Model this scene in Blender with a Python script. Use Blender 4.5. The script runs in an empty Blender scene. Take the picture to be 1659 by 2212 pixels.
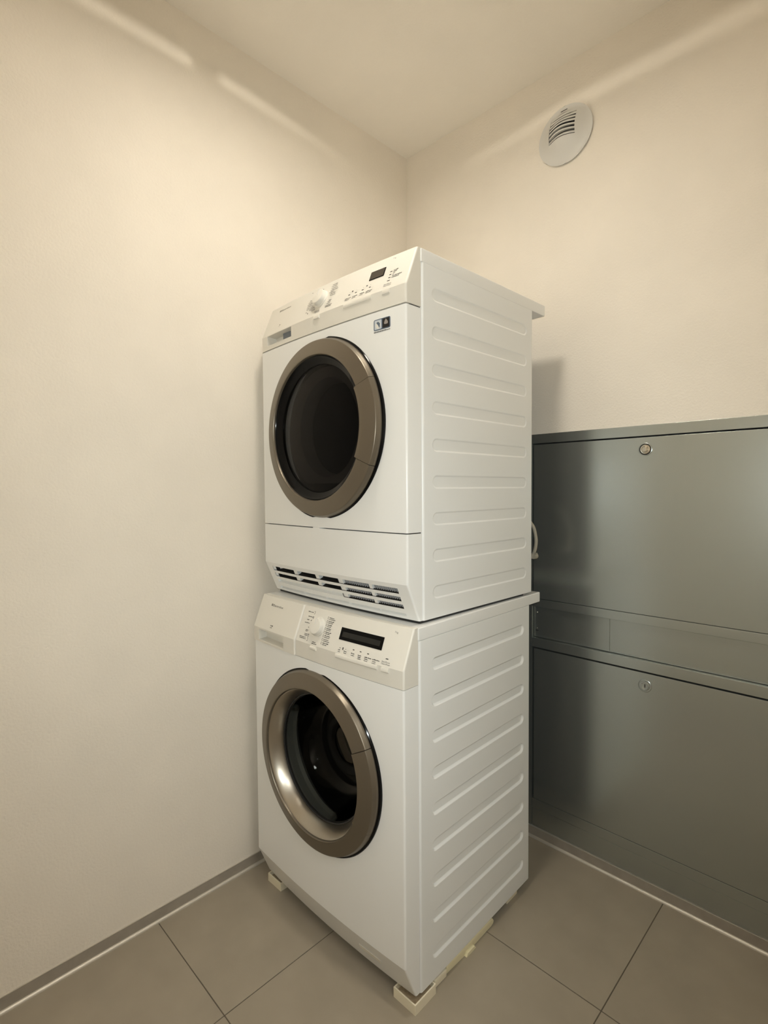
import bpy, bmesh, math, random
from mathutils import Matrix, Vector
random.seed(7)
S = bpy.context.scene
COL = S.collection
PI = math.pi

# ------------------------------------------------------------------ camera
cam_d = bpy.data.cameras.new('camera'); cam = bpy.data.objects.new('camera', cam_d); COL.objects.link(cam)
R_, U_, F_ = (0.7111107, 0.70304438, -0.00708271), (-0.02035817, 0.03065927, 0.99932255), (-0.70278525, 0.71048477, -0.03611483)
cam.matrix_world = Matrix(((R_[0], U_[0], -F_[0], 1.35753), (R_[1], U_[1], -F_[1], -0.82288),
                           (R_[2], U_[2], -F_[2], 1.17984), (0, 0, 0, 1)))
cam_d.sensor_fit = 'AUTO'; cam_d.sensor_width = 36.0; cam_d.lens = 18.4714
cam_d.shift_x = -1.3032 / 2212; cam_d.shift_y = -8.5499 / 2212
cam_d.clip_start = 0.01
S.camera = cam
# ------------------------------------------------------------------ world, exposure, light levels
W_ = bpy.data.worlds.new('world'); S.world = W_; W_.use_nodes = True
W_.node_tree.nodes['Background'].inputs[0].default_value = (0.05, 0.05, 0.055, 1)
W_.node_tree.nodes['Background'].inputs[1].default_value = 0.3
S.view_settings.view_transform = 'Standard'; S.view_settings.look = 'None'
S.view_settings.gamma = 1.0; S.view_settings.use_curve_mapping = False
S.view_settings.exposure = 0.0
S.cycles.max_bounces = 14; S.cycles.diffuse_bounces = 8; S.cycles.glossy_bounces = 6
S.cycles.transmission_bounces = 10; S.cycles.sample_clamp_indirect = 6.0
LAMP_POS = (0.63, -0.13)
LAMP_EMIT, LAMP_COL = 78.0, (1.0, 0.925, 0.79)
# the white torch of the hand-held phone that took the picture (its glints sit at lens height on the edges, glass and lock)
tl = bpy.data.lights.new('phone_torch', 'SPOT'); tl.energy = 28.0; tl.color = (0.93, 1.0, 0.98); tl.shadow_soft_size = 0.004
tl.spot_size = math.radians(112); tl.spot_blend = 0.9
to = bpy.data.objects.new('phone_torch', tl); COL.objects.link(to)
to.matrix_world = Matrix.Translation((1.3605, -0.8250, 1.2020)) @ cam.matrix_world.to_3x3().to_4x4()
SLIT_WATT = 5.0
HALL_EMIT, HALL_COL = 22.0, (1.0, 1.0, 0.96)

# ------------------------------------------------------------------ fitted sizes (metres)
W = 0.595
XL, YB, H = -0.081, 0.770, 2.494           # left wall, back wall, ceiling
XR, YF = 1.47, -1.12                       # right wall, front wall
CAB_Y = 0.7665

# ================================================================== helpers
def nt(name):
    m = bpy.data.materials.new(name); m.use_nodes = True
    t = m.node_tree; b = t.nodes['Principled BSDF']
    return m, t, b
def mat(name, col, rough=0.5, metal=0.0, spec=0.5, noise=0.0, nscale=40, bump=0.0, bscale=200, coat=0.0, trans=0.0, ior=1.45, detail=3.0, rvar=0.0):
    m, t, b = nt(name)
    b.inputs['Base Color'].default_value = (*col, 1); b.inputs['Roughness'].default_value = rough
    b.inputs['Metallic'].default_value = metal; b.inputs['Specular IOR Level'].default_value = spec
    b.inputs['Coat Weight'].default_value = coat; b.inputs['Transmission Weight'].default_value = trans
    b.inputs['IOR'].default_value = ior
    N, L = t.nodes, t.links
    tc = N.new('ShaderNodeTexCoord')
    if noise or rvar:
        n = N.new('ShaderNodeTexNoise'); n.inputs['Scale'].default_value = nscale; n.inputs['Detail'].default_value = detail
        L.new(tc.outputs['Object'], n.inputs['Vector'])
        if noise:
            r = N.new('ShaderNodeMapRange'); r.inputs[1].default_value = 0.3; r.inputs[2].default_value = 0.7
            r.inputs[3].default_value = 1 - noise; r.inputs[4].default_value = 1 + noise
            L.new(n.outputs[0], r.inputs[0])
            mx = N.new('ShaderNodeMix'); mx.data_type = 'RGBA'; mx.blend_type = 'MULTIPLY'; mx.inputs[0].default_value = 1
            mx.inputs[6].default_value = (*col, 1)
            cb = N.new('ShaderNodeCombineColor')
            for i in range(3): L.new(r.outputs[0], cb.inputs[i])
            L.new(cb.outputs[0], mx.inputs[7]); L.new(mx.outputs[2], b.inputs['Base Color'])
        if rvar:
            r2 = N.new('ShaderNodeMapRange'); r2.inputs[1].default_value = 0.3; r2.inputs[2].default_value = 0.7
            r2.inputs[3].default_value = rough - rvar; r2.inputs[4].default_value = rough + rvar
            L.new(n.outputs[0], r2.inputs[0]); L.new(r2.outputs[0], b.inputs['Roughness'])
    if bump:
        n2 = N.new('ShaderNodeTexNoise'); n2.inputs['Scale'].default_value = bscale; n2.inputs['Detail'].default_value = 4
        L.new(tc.outputs['Object'], n2.inputs['Vector'])
        bp = N.new('ShaderNodeBump'); bp.inputs['Strength'].default_value = 1.0; bp.inputs['Distance'].default_value = bump
        L.new(n2.outputs[0], bp.inputs['Height']); L.new(bp.outputs[0], b.inputs['Normal'])
    return m
def emit(name, col, strength):
    m, t, b = nt(name)
    b.inputs['Base Color'].default_value = (0.8, 0.8, 0.8, 1)
    b.inputs['Emission Color'].default_value = (*col, 1); b.inputs['Emission Strength'].default_value = strength
    return m

M = {}
M['wall'] = mat('wall_plaster', (0.815, 0.762, 0.680), 0.85, spec=0.25, noise=0.025, nscale=5, bump=0.0011, bscale=170)
M['ceil'] = mat('ceiling_plaster', (0.86, 0.82, 0.75), 0.9, spec=0.2, noise=0.02, nscale=4, bump=0.0007, bscale=150)
M['white'] = mat('white_enamel', (0.82, 0.83, 0.825), 0.22, spec=0.45, bump=0.00003, bscale=600)
M['panel'] = mat('white_plastic', (0.72, 0.70, 0.645), 0.38, spec=0.45)
M['side'] = mat('white_side_sheet', (0.80, 0.815, 0.815), 0.30, spec=0.45, bump=0.00004, bscale=450)
M['zinc'] = mat('zinc_back', (0.075, 0.068, 0.060), 0.5, metal=0.3)
M['fin'] = mat('grey_fin', (0.36, 0.36, 0.37), 0.5)
M['seal'] = mat('grey_rubber', (0.20, 0.20, 0.185), 0.45)
M['seam'] = mat('dark_seam', (0.03, 0.028, 0.026), 0.7)
M['tile'] = mat('floor_tile', (0.325, 0.285, 0.225), 0.42, spec=0.4, noise=0.06, nscale=9, bump=0.00012, bscale=260, rvar=0.06)
M['grout'] = mat('grout', (0.13, 0.11, 0.085), 0.9)
M['skirt'] = mat('skirting_face', (0.27, 0.24, 0.20), 0.5, noise=0.08, nscale=30)
M['alu'] = mat('aluminium_trim', (0.66, 0.62, 0.55), 0.48, metal=0.6)
M['cab'] = mat('grey_cabinet_paint', (0.44, 0.47, 0.452), 0.26, metal=0.82, spec=0.5)
M['cabd'] = mat('cabinet_gap', (0.012, 0.012, 0.014), 0.8)
M['steel'] = mat('lock_steel', (0.62, 0.58, 0.50), 0.22, metal=1.0)
M['chrome'] = mat('polished_steel', (0.85, 0.84, 0.82), 0.12, metal=1.0)
M['bronze'] = mat('bronze_ring', (0.175, 0.150, 0.115), 0.34, metal=0.65)
M['silver'] = mat('silver_cone', (0.44, 0.405, 0.345), 0.30, metal=0.95)
M['black'] = mat('black_gloss', (0.005, 0.005, 0.005), 0.12, spec=0.15)
M['rubber'] = mat('black_rubber', (0.015, 0.015, 0.015), 0.45)
def thin_glass(name, tint, ior):
    m = bpy.data.materials.new(name); m.use_nodes = True; t_ = m.node_tree; t_.nodes.clear()
    out = t_.nodes.new('ShaderNodeOutputMaterial'); mx = t_.nodes.new('ShaderNodeMixShader'); tr = t_.nodes.new('ShaderNodeBsdfTransparent')
    gl = t_.nodes.new('ShaderNodeBsdfGlossy'); fr = t_.nodes.new('ShaderNodeFresnel'); fr.inputs['IOR'].default_value = ior
    tr.inputs[0].default_value = (*tint, 1); gl.inputs['Roughness'].default_value = 0.02
    t_.links.new(fr.outputs[0], mx.inputs[0]); t_.links.new(tr.outputs[0], mx.inputs[1]); t_.links.new(gl.outputs[0], mx.inputs[2]); t_.links.new(mx.outputs[0], out.inputs[0])
    return m
M['smoke'] = thin_glass('smoked_glass', (0.55, 0.54, 0.53), 1.13)
M['glass'] = thin_glass('door_glass', (0.72, 0.72, 0.70), 1.22)
M['inner'] = mat('inner_grey', (0.075, 0.07, 0.067), 0.5)
M['drum'] = mat('drum_steel', (0.03, 0.027, 0.024), 0.6, metal=0.8)
M['dark'] = mat('dark_cavity', (0.012, 0.011, 0.010), 0.7)
M['print'] = mat('dark_print', (0.045, 0.042, 0.038), 0.5)
M['printl'] = mat('grey_print', (0.26, 0.25, 0.23), 0.5)
M['display'] = mat('display_glass', (0.003, 0.003, 0.003), 0.15, spec=0.12)
M['lcd'] = mat('lcd_window', (0.022, 0.022, 0.020), 0.3, spec=0.2)
M['lcdb'] = mat('lcd_brown', (0.055, 0.045, 0.036), 0.3)
M['cream'] = mat('cream_plastic', (0.80, 0.74, 0.58), 0.45)
M['cork'] = mat('tan_pad', (0.40, 0.31, 0.20), 0.85, noise=0.2, nscale=150)
M['yellow'] = mat('yellowed_plastic', (0.76, 0.70, 0.48), 0.42)
M['valve'] = mat('valve_plastic', (0.66, 0.65, 0.62), 0.42)
M['blue'] = mat('badge_blue', (0.10, 0.14, 0.20), 0.35)
M['pale'] = mat('badge_pale', (0.55, 0.60, 0.66), 0.35)
M['badgek'] = mat('badge_black', (0.01, 0.01, 0.01), 0.35)
M['badgeg'] = mat('badge_grey', (0.30, 0.27, 0.25), 0.4)
M['badgew'] = mat('badge_white', (0.75, 0.74, 0.70), 0.4)
M['hose'] = mat('grey_hose', (0.40, 0.37, 0.30), 0.5)
M['cable'] = mat('brown_cable', (0.10, 0.055, 0.03), 0.5)
M['tray'] = mat('tank_blue_grey', (0.16, 0.18, 0.21), 0.4)
M['lampw'] = mat('lamp_white', (0.75, 0.74, 0.70), 0.5)
M['lampe'] = emit('lamp_diffuser', LAMP_COL, LAMP_EMIT)
M['halle'] = emit('hall_fill_diffuser', HALL_COL, HALL_EMIT)

def new_bm(): return bmesh.new()
def obj(name, bm, m, parent=None, sharp=32, loc=None, smooth=True, flat_x=False):
    bmesh.ops.recalc_face_normals(bm, faces=bm.faces)
    for f in bm.faces: f.smooth = smooth
    if smooth:
        lim = math.radians(sharp)
        for e in bm.edges:
            if len(e.link_faces) == 2 and e.calc_face_angle(0) > lim: e.smooth = False
    me = bpy.data.meshes.new(name); bm.to_mesh(me); bm.free()
    for mm in (m if isinstance(m, (list, tuple)) else [m]): me.materials.append(mm)
    o = bpy.data.objects.new(name, me); COL.objects.link(o)
    if flat_x:
        for p in me.polygons:
            if abs(abs(p.normal.x) - 1) < 1e-5: p.use_smooth = False
    if smooth and not flat_x: o.modifiers.new('weighted', 'WEIGHTED_NORMAL').keep_sharp = True
    if parent is not None: o.parent = parent
    if loc is not None: o.location = loc
    return o
def empty(name, loc, rz=0.0):
    o = bpy.data.objects.new(name, None); COL.objects.link(o); o.location = loc; o.rotation_euler = (0, 0, rz)
    o.empty_display_size = 0.1
    return o
def tag(o, label, cat, group=None):
    o['label'] = label; o['category'] = cat
    if group: o['group'] = group
def box(bm, x0, x1, y0, y1, z0, z1, bev=0.0, seg=2, mi=0):
    vs = [bm.verts.new((x, y, z)) for z in (z0, z1) for y in (y0, y1) for x in (x0, x1)]
    q = [(0, 2, 3, 1), (4, 5, 7, 6), (0, 1, 5, 4), (2, 6, 7, 3), (0, 4, 6, 2), (1, 3, 7, 5)]
    fs = [bm.faces.new([vs[i] for i in k]) for k in q]
    for f in fs: f.material_index = mi
    if bev:
        es = list({e for f in fs for e in f.edges})
        bmesh.ops.bevel(bm, geom=es, offset=bev, segments=seg, profile=0.5, affect='EDGES')
    return fs
def lathe(bm, cx, y0, cz, prof, a0=0.0, a1=2 * PI, n=96, cap=False):
    """profile (r, h): h sticks out towards the viewer (-Y)"""
    full = abs(a1 - a0 - 2 * PI) < 1e-6
    rows = []
    k = n if full else n + 1
    for r, h in prof:
        if r < 1e-6:
            rows.append([bm.verts.new((cx, y0 - h, cz))] * k); continue
        rows.append([bm.verts.new((cx + r * math.cos(a0 + (a1 - a0) * i / n), y0 - h, cz + r * math.sin(a0 + (a1 - a0) * i / n))) for i in range(k)])
    for A, B in zip(rows, rows[1:]):
        for i in range(n):
            j = (i + 1) % k
            v = []
            for q in (A[i], A[j], B[j], B[i]):
                if q not in v: v.append(q)
            if len(v) > 2: bm.faces.new(v)
    if cap and not full:
        for i in (0, k - 1): bm.faces.new([r[i] for r in rows])
    return rows
def tube(bm, pts, r, n=10, sub=8):
    P = [Vector(p) for p in pts]; C = []
    for i in range(len(P) - 1):
        a, b, c, d = P[max(i - 1, 0)], P[i], P[i + 1], P[min(i + 2, len(P) - 1)]
        for s in range(sub):
            t = s / sub
            C.append(0.5 * ((2 * b) + (c - a) * t + (2 * a - 5 * b + 4 * c - d) * t * t + (3 * b - a - 3 * c + d) * t ** 3))
    C.append(P[-1]); rings = []
    up = Vector((0.3, 0.2, 1)).normalized()
    for i, c in enumerate(C):
        d = (C[min(i + 1, len(C) - 1)] - C[max(i - 1, 0)]).normalized()
        s = d.cross(up).normalized(); u = s.cross(d).normalized()
        rings.append([bm.verts.new(c + r * (math.cos(2 * PI * k / n) * s + math.sin(2 * PI * k / n) * u)) for k in range(n)])
    for A, B in zip(rings, rings[1:]):
        for k in range(n): bm.faces.new((A[k], A[(k + 1) % n], B[(k + 1) % n], B[k]))
    bm.faces.new(rings[0]); bm.faces.new(rings[-1])
def prism(bm, poly, d0, d1, axis='y', mi=0):
    def pt(p, d):
        return {'y': (p[0], d, p[1]), 'z': (p[0], p[1], d), 'x': (d, p[0], p[1])}[axis]
    A = [bm.verts.new(pt(p, d0)) for p in poly]; B = [bm.verts.new(pt(p, d1)) for p in poly]
    fs = [bm.faces.new(A), bm.faces.new(B)]
    for i in range(len(poly)): fs.append(bm.faces.new((A[i], A[(i + 1) % len(poly)], B[(i + 1) % len(poly)], B[i])))
    for f in fs: f.material_index = mi

# ================================================================== the room
def struct(name, bm, m, parent=None, smooth=False):
    o = obj(name, bm, m, parent, smooth=smooth)
    if parent is None: o['kind'] = 'structure'
    return o
b = new_bm(); box(b, XL - 0.12, XL, YF - 0.12, YB + 0.30, -0.10, H); struct('wall_left', b, M['wall'])
CX0, CX1, CZ1 = 0.440, 1.222, 1.3568       # niche of the steel cabinet
b = new_bm()
box(b, XL, CX0, YB, YB + 0.30, -0.10, H); box(b, CX0, CX1, YB, YB + 0.30, CZ1, H)
box(b, CX1, XR, YB, YB + 0.30, -0.10, H); box(b, CX0, CX1, YB + 0.22, YB + 0.30, -0.10, CZ1)
box(b, CX0, CX1, YB, YB + 0.22, -0.10, 0.031)
struct('wall_back', b, M['wall'])
DY0, DY1, DZ = -1.06, -0.26, 2.05           # door opening beside the camera
b = new_bm()
box(b, XR, XR + 0.12, DY1, YB + 0.30, -0.10, H); box(b, XR, XR + 0.12, YF - 0.12, DY0, -0.10, H); box(b, XR, XR + 0.12, DY0, DY1, DZ, H)
struct('wall_right', b, M['wall'])
b = new_bm(); box(b, XL, XR, YF - 0.12, YF, -0.10, H); struct('wall_front', b, M['wall'])
HX, HY0, HY1 = 2.75, -1.9, 0.5
b = new_bm(); box(b, HX, HX + 0.1, HY0, HY1, -0.10, H)
box(b, XR + 0.12, HX, HY0 - 0.1, HY0, -0.10, H); box(b, XR + 0.12, HX, HY1, HY1 + 0.1, -0.10, H)
struct('wall_hallway', b, M['wall'])
b = new_bm(); box(b, XL - 0.12, HX + 0.1, HY0 - 0.1, YB + 0.30, H, H + 0.1); struct('ceiling', b, M['ceil'])
# floor: grout bed with single tiles on it
b = new_bm(); box(b, XL - 0.12, HX + 0.1, HY0 - 0.1, YB + 0.30, -0.12, -0.0018)
floor = struct('floor', b, M['grout'])
TX, TY, TS, J = 0.295, -0.272, 0.60, 0.0022
meshes = {}
for i in range(-1, 3):
    for k in range(-2, 2):
        x0, x1 = max(TX + TS * i + J / 2, XL), min(TX + TS * (i + 1) - J / 2, XR + 0.12)
        y0, y1 = max(TY + TS * k + J / 2, YF), min(TY + TS * (k + 1) - J / 2, YB)
        if x1 - x0 < 0.02 or y1 - y0 < 0.02: continue
        key = (round(x1 - x0, 4), round(y1 - y0, 4))
        if key not in meshes:
            b = new_bm(); box(b, 0, x1 - x0, 0, y1 - y0, -0.0018, 0.0, bev=0.0006, seg=1)
            o = obj('tile', b, M['tile'], floor, smooth=False); meshes[key] = o.data
        else:
            o = bpy.data.objects.new('tile', meshes[key]); COL.objects.link(o); o.parent = floor
        o.location = (x0, y0, 0)
# skirting: flat face with an aluminium edge above and a rounded one at the floor
def skirting(name, p0, p1, nrm, ext=True):
    d = Vector((p1[0] - p0[0], p1[1] - p0[1], 0)); n = Vector((nrm[0], nrm[1], 0))
    def run(poly, m, nm, par):
        b = new_bm(); A = []; B = []
        for o_, z in poly:
            q = Vector((p0[0], p0[1], 0)) + n * o_ + Vector((0, 0, z)); A.append(b.verts.new(q)); B.append(b.verts.new(q + d))
        k = len(poly); b.faces.new(A); b.faces.new(B)
        for i in range(k): b.faces.new((A[i], A[(i + 1) % k], B[(i + 1) % k], B[i]))
        return struct(nm, b, m, par, smooth=True)
    base = run([(0, 0.004), (0.0094, 0.004), (0.0094, 0.0069), (0.0024, 0.0300), (0, 0.0300)], M['skirt'], name, None)
    run([(0, 0.0300), (0.0030, 0.0300), (0.0030, 0.0313), (0, 0.0317)], M['alu'], 'edge_strip', base)
    q = [(0.0094, 0.0)] + [(0.0094 + 0.0070 * math.cos(a), 0.0070 * math.sin(a)) for a in [PI / 2 * t / 7 for t in range(8)]]
    run(q, M['alu'], 'quarter_round', base)
skirting('baseboard_left', (XL, YF), (XL, YB), (1, 0))
skirting('baseboard_back', (XL + 0.0165, YB), (XR, YB), (0, -1))
# door casing at the opening beside the camera
b = new_bm()
box(b, XR - 0.012, XR + 0.132, DY0 - 0.05, DY0, 0, DZ + 0.05); box(b, XR - 0.012, XR + 0.132, DY1, DY1 + 0.05, 0, DZ + 0.05)
box(b, XR - 0.012, XR + 0.132, DY0, DY1, DZ, DZ + 0.05)
struct('door_1', b, M['panel'])

# ------------------------------------------------------------------ lamps
def disc_part(name, prof, m, par, n=48):
    """profile (r, z below ceiling)"""
    b = new_bm(); rows = []
    for r, z in prof:
        rows.append([b.verts.new((r * math.cos(2 * PI * i / n), r * math.sin(2 * PI * i / n), z)) for i in range(n)] if r > 1e-6 else [b.verts.new((0, 0, z))] * n)
    for A, B in zip(rows, rows[1:]):
        for i in range(n):
            v = []
            for q in (A[i], A[(i + 1) % n], B[(i + 1) % n], B[i]):
                if q not in v: v.append(q)
            if len(v) > 2: b.faces.new(v)
    return obj(name, b, m, par)
lx, ly = LAMP_POS
t = empty('ceiling_lamp', (lx, ly, H)); tag(t, 'round white ceiling lamp above the washer front, out of the frame', 'lamp')
disc_part('housing', [(0, -0.001), (0.115, -0.001), (0.118, -0.082), (0.112, -0.082), (0.109, -0.010), (0, -0.010)], M['lampw'], t)
disc_part('trim_ring', [(0.118, -0.0875), (0.119, -0.104), (0.108, -0.104), (0.112, -0.0875), (0.118, -0.0875)], M['lampw'], t)
disc_part('inner_plate', [(0, -0.0985), (0.107, -0.0985), (0.107, -0.096), (0, -0.096)], M['lampw'], t)
disc_part('diffuser', [(0, -0.104), (0.100, -0.104), (0.104, -0.101), (0.104, -0.100), (0, -0.100)], M['lampe'], t)
pl = bpy.data.lights.new('slit_bulb', 'POINT'); pl.energy = SLIT_WATT; pl.color = LAMP_COL; pl.shadow_soft_size = 0.003
po = bpy.data.objects.new('slit_bulb', pl); COL.objects.link(po); po.parent = t; po.location = (0, 0, -0.078)
b = new_bm(); q_ = []  # unseen baffle added to fade the slit's light towards the room corner
for i in range(41):
    a = math.radians(92 + 74 * i / 40); t_ = min(1, max(0, min((i / 40) / 0.42, (1 - i / 40) / 0.42)))
    q_.append([b.verts.new((r_ * math.cos(a), r_ * math.sin(a), z)) for r_, z in ((0.1181, -0.078), (0.1187, -0.078), (0.1187, -0.0820 - 0.0062 * t_), (0.1181, -0.0820 - 0.0062 * t_))])
for A, B in zip(q_, q_[1:]):
    for k in range(4): b.faces.new((A[k], A[(k + 1) % 4], B[(k + 1) % 4], B[k]))
b.faces.new(q_[0]); b.faces.new(q_[-1])
obj('slit_baffle', b, M['lampw'], t)
for a in (math.radians(176), math.radians(56), math.radians(296)):  # unseen posts added in the slit, one breaks the light band on the wall
    b = new_bm(); c_, s_ = math.cos(a), math.sin(a)
    for q0 in (0,):
        P = [(0.109, -0.0065), (0.118, -0.0065), (0.118, 0.0065), (0.109, 0.0065)]
        prism(b, [(x * c_ - y * s_, x * s_ + y * c_) for x, y in P], -0.0895, -0.080, axis='z')
    obj('post', b, M['lampw'], t)
t = empty('hall_fill_lamp', (2.1, -0.75, H)); tag(t, 'unseen square fill light added on the hallway ceiling beyond the doorway', 'lamp')  # unseen light added to fill the room through the doorway
b = new_bm(); box(b, -0.26, 0.26, -0.26, 0.26, -0.03, -0.0005, bev=0.006); obj('housing', b, M['lampw'], t)
b = new_bm(); box(b, -0.24, 0.24, -0.24, 0.24, -0.036, -0.0305, bev=0.002, seg=1); obj('diffuser', b, M['halle'], t)

# ================================================================== the appliances
BOW = 0.012
def bowf(x): return -BOW * (1 - (2 * x / W - 1) ** 2)
INX = 0.0030; RC = 0.005
def front_path(dS, xs=(), x0=INX, x1=W - INX, left_round=True, right_round=True):
    """plan outline of a bowed front from the left rear edge round to the right rear edge"""
    p = [(x0, dS)]
    if left_round: p += [(x0 + RC * (1 - math.cos(a)), RC * (1 - math.sin(a)) + bowf(x0 + RC)) for a in [PI / 2 * i / 8 for i in range(9)]]
    else: p += [(x0, bowf(x0))]
    a, c = x0 + (RC if left_round else 0), x1 - (RC if right_round else 0)
    mid = sorted(set([round(a + (c - a) * i / 22, 5) for i in range(1, 22)] + [round(x, 5) for x in xs if a < x < c]))
    keep = [m for m in mid if m in {round(x, 5) for x in xs} or all(abs(m - round(x, 5)) > 0.004 for x in xs)]
    p += [(x, bowf(x)) for x in keep]
    if right_round: p += [(x1 - RC * (1 - math.cos(a)), RC * (1 - math.sin(a)) + bowf(x1 - RC)) for a in [PI / 2 * i / 8 for i in range(8, -1, -1)]]
    else: p += [(x1, bowf(x1))]
    p += [(x1, dS)]
    return p
def front_loft(bm, dS, levels, holes=(), xs=(), proud=0.0, **kw):
    """levels (z, setback); holes (x0, x1, za, zb, depth, floor material)"""
    xx = list(xs) + [h[i] for h in holes for i in (0, 1)]
    path = front_path(dS, xx, **kw)
    zs = [l[0] for l in levels]
    def setback(z):
        for (za, sa), (zb, sb) in zip(levels, levels[1:]):
            if min(za, zb) - 1e-9 <= z <= max(za, zb) + 1e-9: return sa + (sb - sa) * (z - za) / (zb - za)
    allz = sorted(set([round(z, 5) for z in zs] + [round(h[i], 5) for h in holes for i in (2, 3)]))
    rows = [[bm.verts.new((x, min(y + setback(z) - proud, dS), z)) for x, y in path] for z in allz]
    for ri in range(len(rows) - 1):
        zc = (allz[ri] + allz[ri + 1]) / 2
        for i in range(len(path) - 1):
            xc = (path[i][0] + path[i + 1][0]) / 2
            hh = next((h for h in holes if h[0] < xc < h[1] and h[2] < zc < h[3]), None)
            A = (rows[ri][i], rows[ri][i + 1], rows[ri + 1][i + 1], rows[ri + 1][i])
            if hh is None or path[i][1] >= dS - 1e-6:
                try: bm.faces.new(A)
                except ValueError: pass
                continue
    for h in holes:                                   # pocket walls and floor
        ix = [i for i, p in enumerate(path) if h[0] - 1e-4 <= p[0] <= h[1] + 1e-4 and 0 < i < len(path) - 1]
        zi = [i for i, z in enumerate(allz) if h[2] - 1e-4 <= z <= h[3] + 1e-4]
        loop = [rows[zi[0]][i] for i in ix] + [rows[k][ix[-1]] for k in zi[1:]] + [rows[zi[-1]][i] for i in reversed(ix[:-1])] + [rows[k][ix[0]] for k in reversed(zi[1:-1])]
        d = h[4]; cxh, czh = (h[0] + h[1]) / 2, (h[2] + h[3]) / 2
        inner = [bm.verts.new((cxh + (v.co.x - cxh) * 0.985, v.co.y + d, czh + (v.co.z - czh) * 0.90)) for v in loop]
        n = len(loop)
        for i in range(n):
            f = bm.faces.new((loop[i], loop[(i + 1) % n], inner[(i + 1) % n], inner[i])); f.material_index = h[6] if len(h) > 6 else 0
        f = bm.faces.new(inner); f.material_index = h[5] if len(h) > 5 else 0
    for r in (rows[0], rows[-1]):
        q = []
        for v in r:
            if not q or (v.co - q[-1].co).length > 1e-7: q.append(v)
        if len(q) > 2:
            try: bm.faces.new(q)
            except ValueError: pass
    bmesh.ops.remove_doubles(bm, verts=bm.verts, dist=1e-7)
def front_panel(bm, dS, z0, z1, cx, cz, r):
    """bowed sheet from z0 to z1 with a round hole"""
    hx = [cx - r * math.cos(PI * i / 28) for i in range(29)]
    path = front_path(dS, hx)
    lo, hi = [], []
    top = [bm.verts.new((x, y, z1)) for x, y in path]; bot = [bm.verts.new((x, y, z0)) for x, y in path]
    for i, (x, y) in enumerate(path):
        inside = abs(x - cx) <= r + 1e-4 and 0 < i < len(path) - 1
        s = math.sqrt(max(r * r - (x - cx) ** 2, 0)) if inside else 0
        if inside and s > 1e-4:
            lo.append(bm.verts.new((x, y, cz - s))); hi.append(bm.verts.new((x, y, cz + s)))
        else:
            v = bm.verts.new((x, y, cz)); lo.append(v); hi.append(v)
    for i in range(len(path) - 1):
        bm.faces.new((bot[i], bot[i + 1], lo[i + 1], lo[i])); bm.faces.new((hi[i], hi[i + 1], top[i + 1], top[i]))
    bm.faces.new(top); bm.faces.new(bot)
    edge = [(lo[i], lo[i + 1]) for i in range(len(path) - 1) if lo[i] is not hi[i] or lo[i + 1] is not hi[i + 1]]
    edge += [(hi[i], hi[i + 1]) for i in range(len(path) - 1) if lo[i] is not hi[i] or lo[i + 1] is not hi[i + 1]]
    back = {}
    for a, c in edge:                                 # rim of the hole runs inwards
        for v in (a, c):
            if v not in back: back[v] = bm.verts.new((v.co.x, v.co.y + 0.03, v.co.z))
        bm.faces.new((a, c, back[c], back[a]))
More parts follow.
